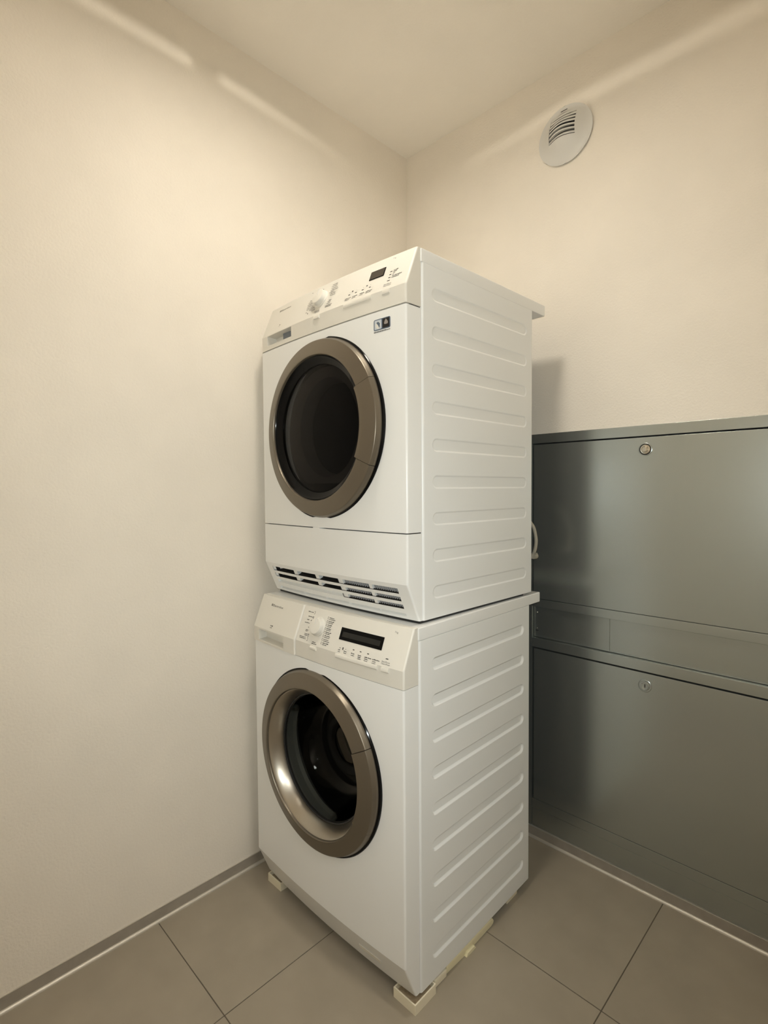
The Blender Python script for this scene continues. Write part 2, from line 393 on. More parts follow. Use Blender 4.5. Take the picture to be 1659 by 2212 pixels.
def ribbed_side(bm, X, y0, y1, z0, z1, ribs, ry0, ry1, rh, depth, bev, th=0.012, ef=0.006):
    """outer sheet at x = X with long rounded pockets pressed in; rounded front edge"""
    def stadium(grow, cz):
        r = rh / 2 + grow; a, c = ry0 + rh / 2, ry1 - rh / 2 * 0.8; out = []
        for i in range(11): t_ = PI / 2 + PI * i / 10; out.append((a + r * math.cos(t_), cz + r * math.sin(t_)))
        for i in range(11): t_ = -PI / 2 + PI * i / 10; out.append((c + r * math.cos(t_), cz + r * math.sin(t_)))
        return out
    sheet = new_bm(); yf = y0 + ef
    c4 = [sheet.verts.new((X, y, z)) for y, z in ((yf, z0), (y1, z0), (y1, z1), (yf, z1))]
    es = [sheet.edges.new((c4[i], c4[(i + 1) % 4])) for i in range(4)]
    for cz in ribs:
        L_ = [sheet.verts.new((X, y, z)) for y, z in stadium(0, cz)]
        es += [sheet.edges.new((L_[i], L_[(i + 1) % len(L_)])) for i in range(len(L_))]
    bmesh.ops.triangle_fill(sheet, use_beauty=True, edges=es, normal=(1, 0, 0))
    me = bpy.data.meshes.new('tmp'); sheet.to_mesh(me); sheet.free(); bm.from_mesh(me); bpy.data.meshes.remove(me)
    for cz in ribs:
        prev = None
        for k in range(5):
            q = k / 4; g_ = -bev * q; d_ = depth * (0.5 - 0.5 * math.cos(PI * q))
            row = [bm.verts.new((X - d_, y, z)) for y, z in stadium(g_, cz)]
            if prev:
                n = len(row)
                for i in range(n): bm.faces.new((prev[i], prev[(i + 1) % n], row[(i + 1) % n], row[i]))
            prev = row
        bm.faces.new(prev)
    # rounded front edge, back, top and bottom returns
    prof = [(X - ef * (1 - math.sin(a)), yf - ef * math.cos(a)) for a in [PI / 2 * (1 - i / 4) for i in range(5)]] + [(X - th, y0)]
    A = [bm.verts.new((x, y, z0)) for x, y in prof]; B = [bm.verts.new((x, y, z1)) for x, y in prof]
    for i in range(len(prof) - 1): bm.faces.new((A[i], A[i + 1], B[i + 1], B[i]))
    for z, P in ((z0, A), (z1, B)):
        e1, e2 = bm.verts.new((X, y1, z)), bm.verts.new((X - th, y1, z)); bm.faces.new(P + [e2, e1])
    q = [bm.verts.new(p) for p in ((X, y1, z0), (X, y1, z1), (X - th, y1, z1), (X - th, y1, z0))]; bm.faces.new(q)
    q = [bm.verts.new(p) for p in ((X - th, y0, z0), (X - th, y0, z1), (X - th, y1, z1), (X - th, y1, z0))]; bm.faces.new(q)
    bmesh.ops.remove_doubles(bm, verts=bm.verts, dist=1e-6)

class Face:
    """printing and fittings on the sloped control panel: (x, s) with s up the slope from the bend"""
    def __init__(self, z1, zt, yt):
        self.L = math.hypot(zt - z1, yt); self.c = (zt - z1) / self.L; self.k = yt / self.L; self.z1 = z1
    def at(self, x, s, out=0.0):
        return Vector((x, bowf(x) + s * self.k - out * self.c, self.z1 + s * self.c + out * self.k))
    def plate(self, bm, x0, x1, s0, s1, o0, o1, bev=0.0):
        vs = [bm.verts.new(self.at(x, s, o)) for o in (o0, o1) for s in (s0, s1) for x in (x0, x1)]
        fs = [bm.faces.new([vs[i] for i in k]) for k in [(0, 2, 3, 1), (4, 5, 7, 6), (0, 1, 5, 4), (2, 6, 7, 3), (0, 4, 6, 2), (1, 3, 7, 5)]]
        if bev: bmesh.ops.bevel(bm, geom=list({e for f in fs for e in f.edges}), offset=bev, segments=2, profile=0.5, affect='EDGES')
    def mark(self, bm, x0, x1, s0, s1, out=0.0004):
        bm.faces.new([bm.verts.new(self.at(x, s, out)) for x, s in ((x0, s0), (x1, s0), (x1, s1), (x0, s1))])
    def words(self, bm, x0, x1, s, h=0.0030):
        """a line of small print too fine to read: uneven dashes"""
        x = x0
        while x < x1 - 0.001:
            w = random.uniform(0.0012, 0.0030); e = min(x + w, x1)
            hh = h * random.choice((0.55, 0.55, 0.7, 0.82)); self.mark(bm, x, e, s, s + hh); x = e + random.uniform(0.0003, 0.0007)
    def bracket(self, bm, x, s0, s1, d=1):
        self.mark(bm, x, x + 0.0009, s0, s1); 
        for s in (s0, s1 - 0.0008): self.mark(bm, min(x, x + d * 0.003), max(x, x + d * 0.003), s, s + 0.0008)
    def text(self, bm, txt, x0, s, h, width=None, shear=0.0):
        cu = bpy.data.curves.new('t', 'FONT'); cu.body = txt; cu.size = 1.0; cu.shear = shear; cu.resolution_u = 3
        o = bpy.data.objects.new('t', cu); COL.objects.link(o)
        dg = bpy.context.evaluated_depsgraph_get(); me = bpy.data.meshes.new_from_object(o.evaluated_get(dg))
        bpy.data.objects.remove(o); bpy.data.curves.remove(cu)
        xs = [v.co.x for v in me.vertices]; sc = h / 0.70; sx = sc if width is None else width / (max(xs) - min(xs))
        off = min(xs)
        for v in me.vertices: v.co = self.at(x0 + (v.co.x - off) * sx, s + v.co.y * sc, 0.0004)
        bm.from_mesh(me); bpy.data.meshes.remove(me)
def logo(face, bm, x, s, h):
    """round-cornered stencil emblem in front of the name"""
    for i, (a, c) in enumerate(((0.0, 0.42), (0.58, 1.0))): face.mark(bm, x + a * h, x + c * h, s, s + h * 0.30); face.mark(bm, x + a * h, x + c * h, s + 0.70 * h, s + h)
    face.mark(bm, x + 0.30 * h, x + 0.70 * h, s + 0.38 * h, s + 0.62 * h); face.mark(bm, x, x + 0.16 * h, s + 0.3 * h, s + 0.7 * h); face.mark(bm, x + 0.84 * h, x + h, s + 0.3 * h, s + 0.7 * h)

RING = [(0.183, 0.026), (0.1835, 0.0335), (0.1855, 0.0358), (0.190, 0.0358), (0.2216, 0.0264), (0.2230, 0.0257), (0.2239, 0.0244), (0.2246, 0.0222), (0.2268, 0.0170), (0.2285, 0.0130), (0.2285, -0.006)]
def door_ring(root, off, cx, cz, hin, ha):
    g_ = 0.0070
    b = new_bm(); lathe(b, cx, 0, cz, RING, ha + g_, 2 * PI - ha - g_, 150, cap=True)
    ring = obj('door', b, M['bronze'], root, loc=off, sharp=40); ring['label'] = 'round bronze metallic door ring'
    b = new_bm(); pr = [(hin, 0.026), (hin, 0.0345), (hin + 0.002, 0.0367)] + [(r, h + 0.0012) for r, h in RING[3:]]
    lathe(b, cx, 0, cz, pr, -ha, ha, 44, cap=True)
    obj('handle', b, M['bronze'], ring, sharp=40)
    b = new_bm(); lathe(b, cx, 0, cz, [(0.1860, 0.0120), (0.2270, 0.0120), (0.2318, 0.0118), (0.2336, 0.0095), (0.2336, -0.006)], n=120)
    obj('door_rim', b, M['black'], ring)
    return ring

# ---------------------------------------------------------------- washing machine
def root_at(rot, dx, dy, z):
    return (W / 2 + dx, 0.28 + dy, z), rot
OFF_W = (-W / 2, -0.28, 0.0)
loc, rot = root_at(0.0116, 0, 0, 0); wm = empty('washing_machine', loc, rot)
tag(wm, 'white front loading washing machine standing on the tiled floor under the dryer', 'washing machine')
dS, w1, w2, w3, w4 = 0.048, 0.7838, 0.7426, 0.115, 0.0295
Zw, zwt, ytw, yk, Dw, Dwt = 0.8703, 0.8409, 0.0354, 0.0352, 0.5391, 0.6047
wcx, wcz = 0.2955, 0.4885
b = new_bm()
ribbed_side(b, W, dS, Dw, w4, zwt, [0.7775 - 0.0855 * i for i in range(9)], 0.0915, 0.5065, 0.0300, 0.0050, 0.0055)
obj('side_panel', b, M['side'], wm, loc=OFF_W, sharp=50, flat_x=True)
b = new_bm(); box(b, 0, 0.012, dS, Dw, w4, zwt, bev=0.003); obj('side_panel', b, M['side'], wm, loc=OFF_W)
b = new_bm(); box(b, 0.012, W - 0.012, Dw - 0.008, Dw - 0.001, w4 + 0.02, zwt); obj('back_panel', b, M['zinc'], wm, loc=OFF_W)
b = new_bm(); box(b, 0.012, W - 0.012, dS, Dw - 0.008, w4 + 0.02, w4 + 0.025); obj('base_plate', b, M['dark'], wm, loc=OFF_W)
b = new_bm(); box(b, 0.0, W, dS - 0.001, Dwt, zwt, Zw - 0.0002, bev=0.0025); obj('worktop', b, M['white'], wm, loc=OFF_W)
b = new_bm(); front_panel(b, dS, w3, w2 - 0.0012, wcx, wcz, 0.190); obj('front_panel', b, M['white'], wm, loc=OFF_W)
b = new_bm(); front_loft(b, dS, [(w4 + 0.001, yk), (w3 - 0.0002, 0.0)]); kick = obj('kick_panel', b, M['white'], wm, loc=OFF_W, sharp=16)
def kp(x, z, o): return (x, bowf(x) + yk * (w3 - z) / (w3 - w4) - o, z)
b = new_bm()
vs = [b.verts.new(kp(x, z, o)) for o in (-0.001, 0.0012) for z in (0.066, 0.077) for x in (0.435, 0.505)]
for k in [(0, 2, 3, 1), (4, 5, 7, 6), (0, 1, 5, 4), (2, 6, 7, 3), (0, 4, 6, 2), (1, 3, 7, 5)]: b.faces.new([vs[i] for i in k])
o = obj('filter_flap', b, M['panel'], kick); o['label'] = 'pale oblong filter flap'
XD = 0.2165
b = new_bm(); front_loft(b, dS, [(w2, 0), (w1, 0), (Zw, ytw)], x0=XD + 0.0015, left_round=False)
obj('control_panel', b, M['panel'], wm, loc=OFF_W, sharp=16)
b = new_bm()
front_loft(b, dS, [(w2, 0), (w1, 0), (Zw, ytw)], holes=[(0.033, 0.1635, 0.7485, 0.7792, 0.026)], x1=XD, proud=0.0036)
drawer = obj('detergent_drawer', b, M['panel'], wm, loc=OFF_W, sharp=16)
F = Face(w1, Zw, ytw)
# programme knob
b = new_bm()
kx, ks = 0.2935, 0.0475
prof = [(0.0245, 0.000), (0.0245, 0.0025), (0.0228, 0.0040), (0.0218, 0.0105), (0.0200, 0.0140), (0.0165, 0.0150), (0.0, 0.0153)]
rows = []
for r, h in prof:
    rows.append([b.verts.new(F.at(kx, ks, h) + Vector((r * math.cos(a), F.k * r * math.sin(a), F.c * r * math.sin(a)))) for a in [2 * PI * i / 40 for i in range(40)]] if r else [b.verts.new(F.at(kx, ks, h))] * 40)
for A, B in zip(rows, rows[1:]):
    for i in range(40):
        v = []
        for q in (A[i], A[(i + 1) % 40], B[(i + 1) % 40], B[i]):
            if q not in v: v.append(q)
        b.faces.new(v)
knob = obj('programme_knob', b, M['panel'], wm, loc=OFF_W)
b = new_bm(); F.plate(b, kx - 0.0012, kx + 0.0012, ks + 0.004, ks + 0.0205, 0.0140, 0.0162, 0.0005); obj('pointer', b, M['valve'], knob)
b = new_bm(); F.plate(b, 0.3782, 0.5182, 0.0322, 0.0622, 0.0, 0.0012, 0.0004); disp = obj('display', b, M['display'], wm, loc=OFF_W)
b = new_bm(); F.plate(b, 0.3868, 0.5098, 0.0400, 0.0524, 0.0008, 0.0015); obj('display_window', b, M['lcd'], disp)
for x, w in ((0.435, 0.005), (0.4581, 0.005), (0.4822, 0.0055), (0.5395, 0.0075)):
    b = new_bm(); F.plate(b, x - w / 2, x + w / 2, 0.0165, 0.0185, 0, 0.0003); obj('indicator_light', b, M['print'], wm, loc=OFF_W)
def rail(x0, x1, z0, z1, out, par, off, zb):
    b = new_bm(); n = max(2, int((x1 - x0) / 0.02)); rings = []
    for i in range(n + 1):
        x = x0 + (x1 - x0) * i / n; y = bowf(x)
        rings.append([b.verts.new((x, y + dy_, z)) for dy_, z in ((0.002, z0), (-out * 0.6, z0), (-out, z0 + 0.0018), (-out, z1 - 0.003), (-out * 0.45, z1 + 0.0005), (0.002, z1 + 0.0008))])
    for A, B in zip(rings, rings[1:]):
        for k in range(6): b.faces.new((A[k], A[(k + 1) % 6], B[(k + 1) % 6], B[k]))
    b.faces.new(rings[0]); b.faces.new(rings[-1])
    return obj('button', b, M['panel'], par, loc=off)
nb = 1
for i in range(nb):
    a = 0.380 + (0.5172 - 0.380) * i / nb; c = 0.380 + (0.5172 - 0.380) * (i + 1) / nb
    rail(a + 0.0002, c - 0.0002, 0.7725, 0.7822, 0.0038, wm, OFF_W, 0)
rail(0.5295, 0.5515, 0.7718, 0.7818, 0.0038, wm, OFF_W, 0)
rail(0.2830, 0.3060, 0.7728, 0.7815, 0.0042, wm, OFF_W, 0)
b = new_bm()
for i in range(8):                                       # right hand programme list
    s = 0.0725 - 0.0091 * i
    F.bracket(b, 0.3192, s, s + 0.0058); x = 0.3245
    F.words(b, x, x + random.uniform(0.017, 0.023), s + 0.0030, 0.0028); F.words(b, x, x + random.uniform(0.014, 0.026), s - 0.0008, 0.0024)
for x0, x1, s in ((0.2375, 0.259, 0.0785), (0.2420, 0.2640, 0.0665), (0.2405, 0.2500, 0.0575), (0.2560, 0.2620, 0.0575), (0.2345, 0.2560, 0.0495), (0.2540, 0.2570, 0.0390), (0.2470, 0.2580, 0.0315), (0.2470, 0.2560, 0.0285), (0.2470, 0.2640, 0.0215), (0.2470, 0.2640, 0.0180), (0.2290, 0.2560, 0.0125), (0.2310, 0.2580, 0.0090)):
    F.words(b, x0, x1, s, 0.0026)
for s0, s1 in ((0.0760, 0.0830), (0.0640, 0.0695), (0.0450, 0.0515), (0.0160, 0.0240), (0.0060, 0.0140)): F.bracket(b, 0.2645, s0, s1, -1)
F.words(b, 0.2850, 0.2985, 0.0070, 0.0028); F.words(b, 0.2840, 0.3050, 0.0030, 0.0026)
for x, w in ((0.3850, 0.008), (0.4050, 0.010), (0.4300, 0.012), (0.4525, 0.011), (0.4735, 0.022), (0.4985, 0.022)):
    F.words(b, x, x + w, 0.0075, 0.0030); F.words(b, x + 0.001, x + min(w, 0.013), 0.0035, 0.0026)
    if x > 0.45: F.words(b, x + 0.001, x + 0.012, -0.0002, 0.0024)
F.text(b, 'Start/Pause', 0.5265, 0.0085, 0.0036, 0.0235)
F.text(b, 'D\u00e9part/Pause', 0.5265, 0.0040, 0.0033, 0.0245)
F.text(b, '7 kg', 0.5430, 0.0770, 0.0040)
for x in (0.388, 0.390, 0.3990, 0.4085): F.mark(b, x, x + 0.0022, 0.0130, 0.0142)
F.mark(b, 0.3985, 0.4020, 0.0105, 0.0165)
obj('panel_print', b, M['print'], wm, loc=OFF_W)['kind'] = 'stuff'
b = new_bm()
class FP(Face):
    def at(self, x, s, out=0.0): return Face.at(self, x, s, out + 0.0033)
FD = FP(w1, Zw, ytw)
logo(FD, b, 0.0655, 0.0665, 0.0062); FD.text(b, 'Electrolux', 0.0745, 0.0665, 0.0062, 0.0520)
FD.mark(b, 0.0915, 0.0940, 0.0120, 0.0150); FD.mark(b, 0.0955, 0.0975, 0.0120, 0.0150); FD.mark(b, 0.0990, 0.1030, 0.0115, 0.0155)
FD.mark(b, 0.0920, 0.0945, 0.0070, 0.0095); FD.mark(b, 0.0965, 0.1000, 0.0070, 0.0095)
obj('drawer_print', b, M['print'], drawer)['kind'] = 'stuff'
ring = door_ring(wm, OFF_W, wcx, wcz, 0.1815, math.radians(26.0))
b = new_bm(); lathe(b, wcx, 0, wcz, [(0.1832, 0.0300), (0.1800, 0.0275), (0.1740, 0.0190), (0.1690, 0.0090), (0.1655, 0.0000), (0.1640, -0.0075)], n=120)
o = obj('inner_cone', b, M['silver'], ring, sharp=60); o['label'] = 'bright silver cone inside the ring'
b = new_bm(); lathe(b, wcx, 0, wcz, [(0.1645, -0.0070), (0.1625, -0.0050), (0.1600, -0.0060), (0.1590, -0.0100), (0.1600, -0.0140)], n=96)
obj('gasket', b, M['rubber'], ring)
b = new_bm()
lathe(b, wcx, 0, wcz, [(0.1640, -0.0100), (0.1588, -0.0085), (0.1565, -0.0110), (0.1520, -0.0280), (0.1440, -0.0520), (0.1320, -0.0800), (0.1200, -0.0930), (0.1050, -0.0980), (0.0, -0.1020),
                       ][:9] + [(0.1050, -0.1030), (0.1230, -0.0980), (0.1370, -0.0830), (0.1490, -0.0540), (0.1575, -0.0290), (0.1625, -0.0160), (0.1640, -0.0100)], n=96)
obj('door_glass', b, M['glass'], ring, sharp=70)
b = new_bm(); lathe(b, wcx, 0, wcz, [(0.198, -0.022), (0.196, -0.040), (0.180, -0.050), (0.176, -0.060), (0.190, -0.075), (0.235, -0.085)], n=72)
obj('door_seal', b, M['seal'], wm, loc=OFF_W)
b = new_bm(); lathe(b, wcx, 0, wcz, [(0.225, -0.075), (0.236, -0.10), (0.236, -0.40), (0.225, -0.415), (0.10, -0.425), (0.0, -0.405)], n=72)
for a0 in (0.4, 0.4 + 2 * PI / 3, 0.4 + 4 * PI / 3):
    rr = [(0.236, a0 - 0.16), (0.190, a0), (0.236, a0 + 0.16)]
    prism(b, [(wcx + r * math.cos(a), wcz + r * math.sin(a)) for r, a in rr], 0.11, 0.39)
obj('drum', b, M['drum'], wm, loc=OFF_W)
for x, y in ((0.548, 0.085), (0.050, 0.085), (0.545, 0.474), (0.050, 0.474)):
    b = new_bm(); n = 20
    for r, z0, z1 in ((0.0145, 0.0125, 0.018), (0.007, 0.018, w4 + 0.022)):
        A = [b.verts.new((x + r * math.cos(2 * PI * i / n), y + r * math.sin(2 * PI * i / n), z0)) for i in range(n)]
        B = [b.verts.new((v.co.x, v.co.y, z1)) for v in A]
        for i in range(n): b.faces.new((A[i], A[(i + 1) % n], B[(i + 1) % n], B[i]))
        b.faces.new(A); b.faces.new(B)
    obj('foot', b, M['rubber'], wm, loc=OFF_W)

# ---------------------------------------------------------------- tumble dryer
loc, rot = root_at(-0.0172, -0.0087, 0.041, Zw); dr = empty('tumble_dryer', loc, rot)
tag(dr, 'white tumble dryer with a vent grille stacked on top of the washing machine', 'tumble dryer')
OFF_D = (-W / 2, -0.28, -Zw)
zt, z1, z2, zst, z3, z4, zb = 1.7172, 1.6283, 1.587, 1.6863, 1.0797, 0.9651, 0.8779
yt, ys, Dd, Ddt = 0.0372, 0.0389, 0.5214, 0.5957
dcx, dcz = 0.2975, 1.3355
b = new_bm()
ribbed_side(b, W, dS, Dd, zb, zst, [1.2810 + 0.0857 * i for i in range(-4, 5)], 0.0820, 0.4905, 0.0320, 0.0016, 0.0044)
obj('side_panel', b, M['side'], dr, loc=OFF_D, sharp=50, flat_x=True)
b = new_bm(); box(b, 0, 0.012, dS, Dd, zb, zst, bev=0.003); obj('side_panel', b, M['side'], dr, loc=OFF_D)
b = new_bm(); box(b, 0.012, W - 0.012, Dd - 0.008, Dd - 0.001, zb + 0.004, zst); obj('back_panel', b, M['zinc'], dr, loc=OFF_D)
b = new_bm(); box(b, 0.010, W - 0.010, dS + 0.02, Dd - 0.008, zb, zb + 0.004); obj('base_plate', b, M['dark'], dr, loc=OFF_D)
b = new_bm(); box(b, 0.0, W, dS - 0.001, Ddt, zst, zt - 0.0002, bev=0.0025); obj('worktop', b, M['white'], dr, loc=OFF_D)
b = new_bm(); front_panel(b, dS, z3 + 0.0014, z2 - 0.0030, dcx, dcz, 0.190); obj('front_panel', b, M['white'], dr, loc=OFF_D)
for z in (z2 - 0.0015, z3):
    b = new_bm(); box(b, 0.006, W - 0.006, 0.014, dS, z - 0.004, z + 0.004); obj('seam_filler', b, M['seam'], dr, loc=OFF_D)
b = new_bm()
front_loft(b, dS, [(z2 + 0.0002, 0), (z1, 0), (zt, yt)], holes=[(0.038, 0.169, 1.5995, 1.6265, 0.030)])
cp = obj('control_panel', b, M['panel'], dr, loc=OFF_D, sharp=16)
G = Face(z1, zt, yt)
b = new_bm()
vs = [(0.1005, 1.6085), (0.1665, 1.6025), (0.1665, 1.6250), (0.1005, 1.6250)]
prism(b, vs, 0.010, 0.018); o = obj('tank_grip', b, M['tray'], cp); o['label'] = 'blue-grey grip inside the tank recess'
b = new_bm()
kx, ks = 0.2830, 0.0495; rows = []
for r, h in prof:
    rows.append([b.verts.new(G.at(kx, ks, h) + Vector((r * math.cos(a), G.k * r * math.sin(a), G.c * r * math.sin(a)))) for a in [2 * PI * i / 40 for i in range(40)]] if r else [b.verts.new(G.at(kx, ks, h))] * 40)
for A, B in zip(rows, rows[1:]):
    for i in range(40):
        v = []
        for q in (A[i], A[(i + 1) % 40], B[(i + 1) % 40], B[i]):
            if q not in v: v.append(q)
        b.faces.new(v)
knob = obj('programme_knob', b, M['panel'], dr, loc=OFF_D)
b = new_bm(); G.plate(b, kx - 0.0012, kx + 0.0012, ks + 0.004, ks + 0.0205, 0.0140, 0.0162, 0.0005); obj('pointer', b, M['valve'], knob)
b = new_bm(); G.plate(b, 0.4645, 0.5115, 0.0442, 0.0682, 0, 0.0012, 0.0004); disp = obj('display', b, M['display'], dr, loc=OFF_D)
b = new_bm(); G.plate(b, 0.4665, 0.5095, 0.0462, 0.0664, 0.0008, 0.0015); obj('display_window', b, M['lcdb'], disp)
for x, s, w in ((0.4038, 0.0243, 0.006), (0.4276, 0.0243, 0.006), (0.4510, 0.0243, 0.006), (0.4748, 0.0243, 0.006), (0.5332, 0.0482, 0.006), (0.5332, 0.0398, 0.006), (0.5332, 0.0317, 0.006), (0.5332, 0.0234, 0.008)):
    b = new_bm(); G.plate(b, x - w / 2, x + w / 2, s - 0.0010, s + 0.0010, 0, 0.0003); obj('indicator_light', b, M['print'], dr, loc=OFF_D)
for i in range(1):
    a = 0.3930; c = 0.4885
    rail(a + 0.0002, c - 0.0002, 1.6180, 1.6272, 0.0016, dr, OFF_D, 0)
rail(0.5228, 0.5452, 1.6180, 1.6272, 0.0016, dr, OFF_D, 0)
rail(0.2760, 0.2990, 1.6180, 1.6270, 0.0030, dr, OFF_D, 0)
b = new_bm()
logo(G, b, 0.0640, 0.0740, 0.0058); G.text(b, 'Electrolux', 0.0725, 0.0740, 0.0058, 0.0530)
for x0, x1, s in ((0.3160, 0.3370, 0.0815), (0.3140, 0.3360, 0.0760), (0.3160, 0.3400, 0.0700), (0.3150, 0.3440, 0.0640), (0.3120, 0.3330, 0.0585), (0.3170, 0.3400, 0.0530), (0.3200, 0.3420, 0.0475),
                  (0.3220, 0.3330, 0.0330), (0.3190, 0.3310, 0.0290), (0.3170, 0.3290, 0.0240), (0.3140, 0.3400, 0.0180), (0.3150, 0.3380, 0.0140),
                  (0.2290, 0.2480, 0.0590), (0.2250, 0.2480, 0.0530), (0.2240, 0.2500, 0.0470), (0.2260, 0.2520, 0.0410), (0.2260, 0.2560, 0.0350), (0.2280, 0.2640, 0.0300), (0.2420, 0.2680, 0.0250), (0.2280, 0.2340, 0.0215), (0.2540, 0.2700, 0.0205),
                  (0.2260, 0.2320, 0.0850), (0.2750, 0.2800, 0.0810), (0.2720, 0.2920, 0.0125), (0.2750, 0.2950, 0.0085)):
    G.words(b, x0, x1, s, 0.0028)
G.mark(b, 0.2370, 0.2405, 0.0160, 0.0195)
for x, w in ((0.3930, 0.020), (0.4190, 0.017), (0.4450, 0.015), (0.4650, 0.021)):
    G.words(b, x, x + w, 0.0135, 0.0030); G.words(b, x, x + w * 0.8, 0.0095, 0.0024)
G.text(b, 'Start/Pause', 0.5225, 0.0130, 0.0036, 0.0225); G.text(b, 'D\u00e9part/Pause', 0.5225, 0.0088, 0.0032, 0.0225)
for s, w in ((0.0490, 0.014), (0.0405, 0.006), (0.0328, 0.029)): G.words(b, 0.5405, 0.5405 + w, s, 0.0030); G.words(b, 0.5405, 0.5405 + w * 0.8, s - 0.0040, 0.0024)
G.text(b, '7 kg', 0.5262, 0.0850, 0.0036)
for x in (0.4138, 0.4630): G.mark(b, x - 0.0025, x + 0.0022, 0.0300, 0.0335); 
for x in (0.4040, 0.4276, 0.4510, 0.4748): G.mark(b, x, x + 0.0012, 0.0300, 0.0312)
G.mark(b, 0.0950, 0.0990, 0.0205, 0.0240); G.mark(b, 0.0940, 0.0960, 0.0170, 0.0190)
obj('panel_print', b, M['print'], dr, loc=OFF_D)['kind'] = 'stuff'
# wool-care badge on the door panel
def fz(x, z, o): return (x, bowf(x) - o, z)
def flatpoly(bm, pts, o): bm.faces.new([bm.verts.new(fz(x, z, o)) for x, z in pts])
def rrect(x0, x1, za, zb_, r, n=5):
    P = []
    for cx_, cz_, a in ((x1 - r, zb_ - r, 0), (x0 + r, zb_ - r, PI / 2), (x0 + r, za + r, PI), (x1 - r, za + r, 1.5 * PI)):
        P += [(cx_ + r * math.cos(a + PI / 2 * i / n), cz_ + r * math.sin(a + PI / 2 * i / n)) for i in range(n + 1)]
    return P
b = new_bm(); flatpoly(b, rrect(0.4960, 0.5472, 1.5418, 1.5668, 0.004), 0.0004); badge = obj('badge_sticker', b, M['blue'], dr, loc=OFF_D, smooth=False)
badge['label'] = 'small blue and black wool care sticker'
b = new_bm(); flatpoly(b, rrect(0.4988, 0.5205, 1.5440, 1.5648, 0.002), 0.0006); o = obj('badge_field', b, M['pale'], badge, smooth=False)
b = new_bm(); flatpoly(b, rrect(0.5232, 0.5443, 1.5440, 1.5650, 0.001), 0.0006); o = obj('badge_field', b, M['badgek'], badge, smooth=False)
b = new_bm(); flatpoly(b, [(0.5098 + 0.0080 * math.cos(2 * PI * i / 24), 1.5535 + 0.0080 * math.sin(2 * PI * i / 24)) for i in range(24)], 0.0008); obj('badge_emblem', b, M['badgew'], badge, smooth=False)
b = new_bm(); flatpoly(b, [(0.5045, 1.5590), (0.5098, 1.5535), (0.5130, 1.5475), (0.5150, 1.5480), (0.5160, 1.5570), (0.5100, 1.5615)], 0.0009); obj('badge_emblem', b, M['blue'], badge, smooth=False)
b = new_bm(); flatpoly(b, [(0.5337, 1.5635), (0.5370, 1.5600), (0.5400, 1.5560), (0.5398, 1.5525), (0.5365, 1.5510), (0.5345, 1.5520), (0.5325, 1.5510), (0.5290, 1.5522), (0.5284, 1.5550), (0.5305, 1.5595)], 0.0008); obj('badge_emblem', b, M['badgeg'], badge, smooth=False)
b = new_bm(); x = 0.4965
while x < 0.5440:
    w = random.uniform(0.0012, 0.0026); hh = 0.0024 if x < 0.534 else 0.0016
    flatpoly(b, [(x, 1.5372), (x + w, 1.5372), (x + w, 1.5372 + hh), (x, 1.5372 + hh)], 0.0004); x += w + 0.0006
obj('badge_caption', b, M['print'], badge, smooth=False)['kind'] = 'stuff'
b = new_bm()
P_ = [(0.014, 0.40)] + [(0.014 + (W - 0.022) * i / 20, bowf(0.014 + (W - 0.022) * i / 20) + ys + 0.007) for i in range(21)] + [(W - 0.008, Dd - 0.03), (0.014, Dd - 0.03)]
prism(b, P_[1:], Zw + 0.0003, zb + 0.001, axis='z'); o = obj('gap_shade_strip', b, M['rubber'], dr, loc=OFF_D); o['label'] = 'added dark strip standing in for the shade in the gap above the washer'  # black strip added to stand in for the shade under the dryer
# lower panel with sloping vent grille
def sl(x, s, o=0.0):                                   # point on the slope, s 0..1 downwards, o outwards
    Ls = math.hypot(z4 - zb, ys); nx, nz = -(z4 - zb) / Ls, -ys / Ls
    return Vector((x, bowf(x) + ys * s + o * nx, z4 - (z4 - zb) * s + o * nz))
b = new_bm()
ROWS = [(0.125, 0.275), (0.365, 0.490), (0.585, 0.705), (0.850, 0.925)]
SX0, SX1 = 0.038, 0.5575
DIV = [(0.153, 0.170), (0.257, 0.272), (0.352, 0.3695), (0.464, 0.4745)]
xsl = [SX0, SX1] + [v for d in DIV for v in d]
path = front_path(dS, xsl)
slev = [0.0] + [v for r in ROWS for v in r] + [1.0]
zz = [z3 - 0.0012, 1.02] + [None] * 0
rowsv = [[b.verts.new((x, y, z)) for x, y in path] for z in (z3 - 0.0012, 1.02)]
for s in slev: rowsv.append([b.verts.new((x, min(y + ys * s, dS), z4 - (z4 - zb) * s)) for x, y in path])
for ri in range(len(rowsv) - 1):
    si = ri - 2
    slot = si >= 0 and si % 2 == 1
    for i in range(len(path) - 1):
        xc = (path[i][0] + path[i + 1][0]) / 2
        if slot and SX0 < xc < SX1 and 0 < i < len(path) - 2:
            continue
        A = (rowsv[ri][i], rowsv[ri][i + 1], rowsv[ri + 1][i + 1], rowsv[ri + 1][i])
        if len({tuple(round(c, 6) for c in v.co) for v in A}) > 2: b.faces.new(A)
b.faces.new(rowsv[0]); b.faces.new(rowsv[-1])
bmesh.ops.remove_doubles(b, verts=b.verts, dist=1e-7)
lp = obj('lower_panel', b, M['white'], dr, loc=OFF_D, sharp=16)
